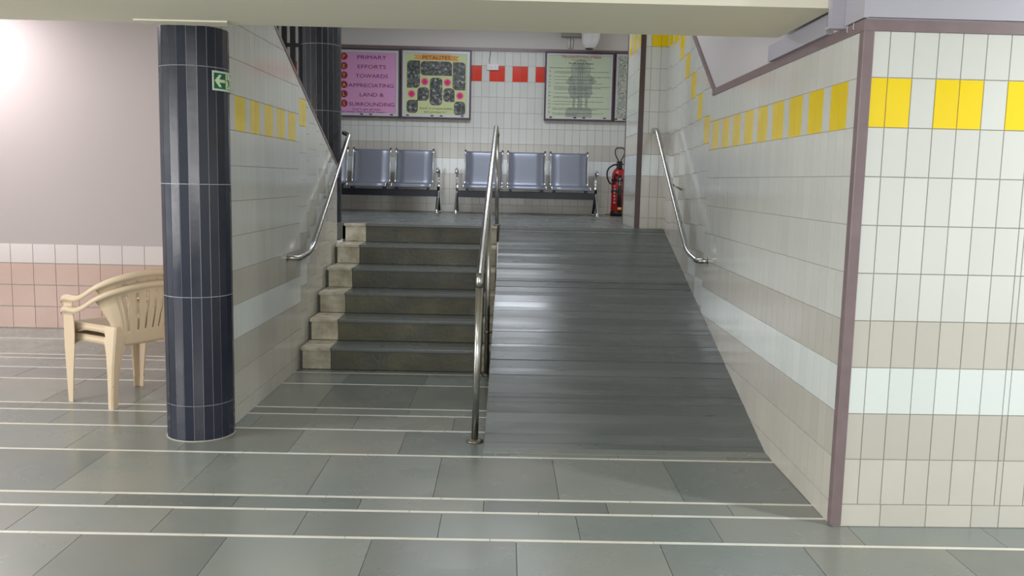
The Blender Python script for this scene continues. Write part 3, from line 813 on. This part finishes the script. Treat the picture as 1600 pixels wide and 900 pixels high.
chair_mesh('cream plastic armchair standing on the floor beside the column, lower of the stacked pair', (-2.44, 5.65, 0), math.radians(60))
chair_mesh('cream plastic armchair stacked on top of another beside the column, uppermost of the pair', (-2.435, 5.645, .072), math.radians(60))

# ------------------------------------------------------------ fire extinguisher
fx = thing('fire_extinguisher', 'red fire extinguisher with black hose and tall black carrying loop by the back wall', 'fire extinguisher', (1.47, 11.5, ZL))
bm = bmesh.new(); lathe(bm, [(.05, .05), (.085, .055), (.0925, .075), (.0925, .50), (.088, .545), (.07, .585), (.045, .61), (.03, .625), (.028, .65)], seg=32); ob('cylinder', bm, 'fire_red', fx)
bm = bmesh.new(); lathe(bm, [(.097, 0), (.098, .055), (.092, .06)], seg=28); ob('base_cup', bm, 'black_plastic', fx)
bm = bmesh.new(); box(bm, -.035, .035, -.05, .03, .56, .70, 0, .012); box(bm, -.028, .028, -.07, -.02, .60, .68, 0, .008); ob('valve_head', bm, 'black_plastic', fx)
bm = bmesh.new(); tube(bm, smooth_path([(-.012, -.01, .69), (-.022, -.01, .72), (-.052, -.01, .775), (-.06, -.01, .83), (-.045, -.01, .862), (0, -.01, .870), (.045, -.01, .862), (.06, -.01, .83), (.052, -.01, .775), (.022, -.01, .72), (.012, -.01, .69)], 5), .007, 8); ob('carrying_loop', bm, 'black_plastic', fx)
bm = bmesh.new(); tube(bm, smooth_path([(-.02, -.04, .655), (-.08, -.05, .65), (-.145, -.05, .60), (-.16, -.05, .52), (-.13, -.06, .43), (-.085, -.08, .41), (-.075, -.09, .47), (-.06, -.10, .53), (-.03, -.10, .52)], 6), .010, 10); ob('hose', bm, 'black_rubber', fx)
bm = bmesh.new(); tube(bm, [(0, -.115, .08), (0, -.115, .30), (0, -.105, .52)], .02, 14, radii=[.029, .024, .018]); ob('discharge_horn', bm, 'black_plastic', fx)
for z in (.44, .30):
    bm = bmesh.new(); lathe(bm, [(.095, 0), (.0955, .003), (.0955, .032), (.095, .035)], 0, 0, 28, z+.0); ob('strap', bm, 'black_plastic', fx)
bm = bmesh.new(); tube(bm, [(.03, -.02, .66), (.09, -.02, .675), (.13, -.02, .70)], .007, 8); ob('squeeze_lever', bm, 'black_plastic', fx)
bm = bmesh.new(); tube(bm, [(-.07, -.05, .02), (-.17, -.06, .018)], .006, 8); ob('foot_bar', bm, 'fire_red', fx)
bm = bmesh.new(); box(bm, -.024, .024, -.148, -.144, .085, .115); ob('yellow_tag', bm, 'letter_yellow', fx)

# ------------------------------------------------------------ text helper
def text(name, s, cx, cz, y, mt, parent, width=None, cap=0.03, font_scale=None, align='C', shear=0):
    cu = bpy.data.curves.new('t', 'FONT'); cu.body = s; cu.size = 1.0; cu.align_x = 'LEFT'; cu.extrude = 0; cu.shear = shear
    cu.resolution_u = 3
    tmp = bpy.data.objects.new('t', cu); C.objects.link(tmp)
    dg = bpy.context.evaluated_depsgraph_get(); me = bpy.data.meshes.new_from_object(tmp.evaluated_get(dg))
    bpy.data.objects.remove(tmp)
    xs_ = [v.co.x for v in me.vertices]; ys_ = [v.co.y for v in me.vertices]
    if not xs_: return None
    x0, x1, y0, y1 = min(xs_), max(xs_), min(ys_), max(ys_)
    sy = cap/0.72; sx = (width/(x1-x0)) if width else sy
    for v in me.vertices:
        X = (v.co.x-x0)*sx
        X = cx-(x1-x0)*sx/2+X if align == 'C' else cx+X
        v.co = Vector((X, y, cz+(v.co.y-0.36)*sy))
    return link(name, me, mt, parent)
def flat(name, polys, y, mt, parent, t=0.001):
    bm = bmesh.new()
    for p in polys:
        prism(bm, [(a, y, b) for a, b in p], (0, t, 0))
    return ob(name, bm, mt, parent)
def circ(cx, cz, r, n=20, r2=None, ph=0):
    if r2 is None: return [(cx+r*math.cos(2*PI*k/n), cz+r*math.sin(2*PI*k/n)) for k in range(n)]
    return [(cx+(r if k % 2 else r2)*math.cos(2*PI*k/n+ph), cz+(r if k % 2 else r2)*math.sin(2*PI*k/n+ph)) for k in range(n)]
def rrect(x0, z0, x1, z1, r, corners='1111', n=5):
    out = []
    cs = [(x0+r, z0+r, PI), (x1-r, z0+r, 1.5*PI), (x1-r, z1-r, 0), (x0+r, z1-r, .5*PI)]
    pl = [(x0, z0), (x1, z0), (x1, z1), (x0, z1)]
    for q, (cx, cz, a) in enumerate(cs):
        if corners[q] == '1': out += [(cx+r*math.cos(a+PI/2*k/n), cz+r*math.sin(a+PI/2*k/n)) for k in range(n+1)]
        else: out.append(pl[q])
    return out

text('horn_letter', 'F', 0, .47, -.135, 'white_paint', fx, None, .036)
text('horn_letter', 'C', 0, .415, -.135, 'white_paint', fx, None, .036)
for sx, wd in ((-1, 'CARBON'), (1, 'DIOXIDE')):
    for q, ch in enumerate(wd): text('body_lettering', ch, sx*.06, .385-.042*q, -.098, 'white_paint', fx, .022, .026)

# ------------------------------------------------------------ notice boards. local origin: lower left corner on the wall, y=0 wall plane
def board(label, x0, x1, z0, z1, poster, fr=.02, inner=.033):
    t = thing('notice_board', label, 'notice board', (x0, BY-.004, z0), 0)
    W, H = x1-x0, z1-z0; D = .06
    bm = bmesh.new()
    for a in ((0, W, 0, fr), (0, W, H-fr, H), (0, fr, fr, H-fr), (W-fr, W, fr, H-fr)): box(bm, a[0], a[1], -D, 0, a[2], a[3])
    ob('outer_frame', bm, 'brown_dark', t)
    bm = bmesh.new(); i = inner; e = fr
    for a in ((e, W-e, e, e+i), (e, W-e, H-e-i, H-e), (e, e+i, e+i, H-e-i), (W-e-i, W-e, e+i, H-e-i)): box(bm, a[0], a[1], -D+.006, -.002, a[2], a[3])
    ob('inner_frame', bm, 'alu', t)
    bm = bmesh.new(); e = fr+i
    box(bm, e, W-e, -D+.014, -.002, e, H-e); ob('poster', bm, poster, t)
    for fx_ in (.1, .45, .58, .88):
        bm = bmesh.new(); box(bm, W*fx_-.018, W*fx_+.018, -D+.001, -D+.006, fr+.012, fr+.026); ob('latch', bm, 'black_plastic', t)
    return t, -D+.0125
# board 1
b1, yy = board('pink notice board reading PRIMARY EFFORTS TOWARDS APPRECIATING LAND & SURROUNDING', -2.285, -1.383, 2.222, 3.097, 'poster_pink')
k = 1/118.0     # metres per photo pixel on the back wall
rowsz = [.765, .645, .528, .408, .290, .168]
for s, c, z, wd in zip(['PRIMARY', 'EFFORTS', 'TOWARDS', 'APPRECIATING', 'LAND &', 'SURROUNDING'], 'PETALS', rowsz, [.375, .365, .42, .585, .31, .585]):
    text('headline', s, .535 if s != 'APPRECIATING' else .525, z, yy, 'ink_purple', b1, wd, .048)
    flat('letter_disc', [circ(.176, z+.005, .046, 22)], yy, 'maroon', b1)
    text('initial', c, .176, z+.005, yy-.001, 'letter_yellow', b1, None, .05)
text('slogan', "Let's go green", .47, .105, yy, 'ink_violet', b1, .37, .024, shear=.2)
text('slogan', 'to keep the world clean.', .43, .07, yy, 'ink_violet', b1, .58, .024)
# board 2
b2, yy = board('green notice board headed PETALITES with a collage of photographs and pink flowers', -1.373, -.462, 2.222, 3.105, 'poster_green')
W2, H2 = .911, .883
def pz(x, y): return ((x-645)/6*k*1.0, H2-(y-155)/6*k*1.12)      # from the zoomed crop of this board
def P2(x, y): return ((x-645)*.911/657, H2-(y-158)*H2/665)
flat('ribbon', [[P2(760, 210), P2(845, 213), P2(845, 258), P2(762, 252), P2(785, 232)], [P2(1105, 215), P2(1190, 220), P2(1165, 245), P2(1185, 268), P2(1105, 262)], [P2(845, 205), P2(1105, 207), P2(1105, 262), P2(845, 258)]], yy, 'ribbon_orange', b2)
text('headline', 'PETALITES', P2(975, 238)[0], P2(975, 236)[1], yy-.001, 'ink_brown', b2, .36, .046)
for (x0, y0, x1, y1, cs) in [(705, 270, 820, 525, '0101'), (830, 275, 1118, 405, '1011'), (1132, 280, 1245, 540, '1010'), (918, 432, 1030, 690, '1111'), (803, 525, 905, 648, '0111'), (1045, 530, 1145, 655, '1011'), (703, 648, 802, 768, '1101'), (1147, 655, 1247, 785, '1111')]:
    a, b = P2(x0, y1), P2(x1, y0)
    flat('photo_border', [rrect(a[0]-.004, a[1]-.004, b[0]+.004, b[1]+.004, .05, cs)], yy, 'ink_brown', b2)
    flat('photograph', [rrect(a[0], a[1], b[0], b[1], .048, cs)], yy-.001, 'photo_print', b2)
for (x, y) in [(868, 468), (1080, 472), (745, 587), (1198, 597)]:
    a = P2(x, y)
    f = flat('flower', [circ(a[0], a[1], .056, 28, .036)], yy, 'flower_pink', b2); flat('flower_core', [circ(a[0], a[1], .02, 12)], yy-.001, 'flower_core', f)
text('slogan', 'Earth is irreplaceable', P2(975, 0)[0], P2(0, 722)[1], yy, 'ink_brown', b2, .42, .026)
text('slogan', "let's protect it !", P2(970, 0)[0], P2(0, 757)[1], yy, 'ink_brown', b2, .29, .026)
# board 3
b3, yy = board('pale green notice board headed THE CONSTITUTION OF INDIA with a grey emblem', .492, 1.392, 2.235, 3.112, 'poster_sage', .022, .022)
def P3(x, y): return ((x-12)*.9/808, .877-(y-40)*.877/820)
flat('emblem', [circ(*P3(430, 245), .128, 28)], yy, 'ink_grey', b3)
flat('emblem_wheel', [[P3(430+q*105*math.cos(a)+0, 245-105*math.sin(a)) for q, a in ((1, th0), (1, th0+.14))]+[P3(430+45*math.cos(th0+.07), 245-45*math.sin(th0+.07))] for th0 in [i*.34 for i in range(19)]], yy-.001, 'ink_grey_light', b3)
flat('emblem', [[P3(x, y) for x, y in pl] for pl in (
    [(330, 300), (535, 300), (590, 350), (620, 385), (560, 430), (300, 430), (260, 400), (300, 350)],
    [(300, 430), (560, 430), (572, 520), (540, 585), (320, 585), (288, 500)],
    [(345, 585), (378, 585), (370, 700), (340, 700)], [(402, 585), (456, 585), (456, 700), (402, 700)], [(488, 585), (520, 585), (520, 700), (490, 700)],
    [(300, 700), (545, 700), (570, 735), (265, 735)], [(265, 735), (572, 735), (572, 845), (265, 845)])], yy+.0004, 'ink_grey', b3)
flat('emblem_shading', [[P3(x, y) for x, y in pl] for pl in ([(395, 170), (460, 170), (458, 420), (398, 420)], [(398, 430), (460, 430), (455, 580), (402, 580)], [(350, 450), (380, 440), (375, 560), (345, 540)], [(490, 440), (520, 450), (520, 540), (485, 560)], [(290, 345), (330, 330), (340, 400), (300, 395)], [(540, 330), (585, 350), (570, 400), (530, 400)])], yy-.0006, 'ink_grey_dark', b3)
def T3(s, x0, x1, y, mt='ink_dark', cap=.012, nm='text_line'):
    a = P3(x0, y); b = P3(x1, y); text(nm, s, a[0], a[1], yy-.002, mt, b3, b[0]-a[0], cap, align='L')
T3('THE CONSTITUTION OF INDIA', 205, 665, 98, 'ink_red', .030, 'headline')
T3('Part IV A (Article 51 A)', 320, 545, 131, 'ink_dark', .014)
T3('Fundamental Duties', 290, 575, 173, 'ink_dark', .024)
T3('Fundamental Duties - It shall be the duty of every citizen of India -', 70, 595, 228, 'ink_dark', .014)
for s, x0, x1, y in [('to abide by the Constitution and respect its ideals and institutions, the National Flag', 122, 755, 272), ('and the National Anthem;', 120, 330, 288),
                     ('to cherish and follow the noble ideals which inspired our national struggle for freedom;', 120, 768, 333),
                     ('to uphold and protect the sovereignty, unity and integrity of India;', 120, 570, 368), ('to defend the country and render national service when called upon to do so;', 120, 695, 410),
                     ('to promote harmony and the spirit of common brotherhood amongst all the people of', 120, 760, 450), ('India transcending religious, linguistic and regional or sectional diversities;', 118, 675, 468), ('to renounce practices derogatory to the dignity of women;', 118, 500, 486),
                     ('to value and preserve the rich heritage of our composite culture;', 116, 595, 528), ('to protect and improve the natural environment including forests, lakes, rivers', 116, 700, 570), ('and wild life, and to have compassion for living creatures;', 114, 420, 584),
                     ('to develop the scientific temper, humanism and the spirit of inquiry and reform;', 112, 698, 628), ('to safeguard public property and to abjure violence;', 112, 498, 660),
                     ('to strive towards excellence in all spheres of individual and collective activity so that the', 112, 768, 708), ('nation constantly rises to higher levels of endeavour and achievement;', 110, 635, 724),
                     ('who is a parent or guardian to provide opportunities for education to his child', 110, 705, 768), ('or ward between the age of six and fourteen years.', 110, 400, 784)]:
    T3(s, x0, x1, y)
for s, y in zip('abcdefghijk', (268, 327, 366, 405, 445, 522, 562, 622, 660, 700, 758)): T3('('+s+')', 62, 84, y)
# board 4
b4, yy = board('narrow framed board of grey interlaced ornament beside the tiled pier', 1.402, 1.71, 2.235, 3.115, 'print_ornament', .015, .022)
flat('ornament_band', [R_(.05, .20, .26, .26), R_(.05, .62, .26, .68)], yy, 'ink_grey', b4)
text('initial', 'I', .155, .23, yy-.001, 'letter_yellow', b4, None, .04); text('initial', 'I', .155, .65, yy-.001, 'white_paint', b4, None, .04)

# socket plate, wire, junction box, wall horn
o = thing('socket_plate', 'small white switch and socket plate on the red tile band', 'socket', (-.185, BY-.008, 2.90))
bm = bmesh.new(); box(bm, -.075, .075, -.03, 0, -.038, .038, 0, .006); ob('plate', bm, 'white_paint', o)
for x in (-.045, -.015):
    bm = bmesh.new(); box(bm, x-.009, x+.009, -.034, -.029, -.014, .014, 0, .002); ob('switch', bm, 'alu', o)
for x in (.025, .045, .035):
    bm = bmesh.new(); tube(bm, [(x, -.0305, -.008 if x != .035 else .012), (x, -.029, -.008 if x != .035 else .012)], .004, 8); ob('socket_hole', bm, 'black_plastic', o)
bm = bmesh.new(); tube(bm, smooth_path([(-.225, BY-.012, 2.938), (-.232, BY-.012, 2.99), (-.219, BY-.012, 3.06), (-.219, BY-.022, 3.105)], 5), .003, 6); tag(ob('cable', bm, 'black_rubber'), 'thin dark cable dropping from the brown band to the socket plate', 'cable')
jb = thing('junction_box', 'grey electrical box with white conduit high on the back wall', 'junction box', (.84, BY-.001, 3.36))
bm = bmesh.new(); box(bm, -.145, .145, -.09, 0, -.06, .12, 0, .004); ob('casing', bm, 'grey_box', jb)
for x in (-.04, -.005):
    bm = bmesh.new(); tube(bm, [(x, -.02, -.06), (x, -.02, -.20)], .013, 12); ob('conduit', bm, 'white_paint', jb)
for x in (-.12, .01, .04):
    bm = bmesh.new(); box(bm, x-.007, x+.007, -.094, -.088, .015, .03); ob('knockout', bm, 'black_plastic', jb)
hn = thing('ventilation_pipe', 'fat white downturned pipe bend high on the back wall beside the grey box', 'pipe', (1.06, BY-.001, 3.30))
bm = bmesh.new(); lathe(bm, [(.055, -.165), (.075, -.15), (.1, -.10), (.115, -.03), (.12, .06), (.12, .46)], 0, -.215, 32)
for v in bm.verts: v.co.x -= .09*max(0, -v.co.z)
ob('pipe_bend', bm, 'white_paint', hn)
bm = bmesh.new(); lathe(bm, [(.05, -.172), (.053, -.166)], -.015, -.215, 24); ob('dark_mouth', bm, 'black_plastic', hn)
bm = bmesh.new(); box(bm, -.06, .06, -.11, -.001, .2, .3); ob('wall_strap', bm, 'grey_box', hn)

# folding grille gate behind the left wall
gt = thing('collapsible_gate', 'black steel folding gate bars behind the sloping top of the left wall', 'gate', (-2.2, 8.5, ZL))
for i in range(9):
    x = -.27+.078*i
    bm = bmesh.new(); box(bm, x-.024, x+.024, -.012, .012, .01, 2.7); ob('upright_bar', bm, 'grille_black', gt)
for z in (.7, 1.62, 2.5):
    bm = bmesh.new(); box(bm, -.29, .38, -.006, .006, z, z+.035); ob('cross_bar', bm, 'grille_black', gt)
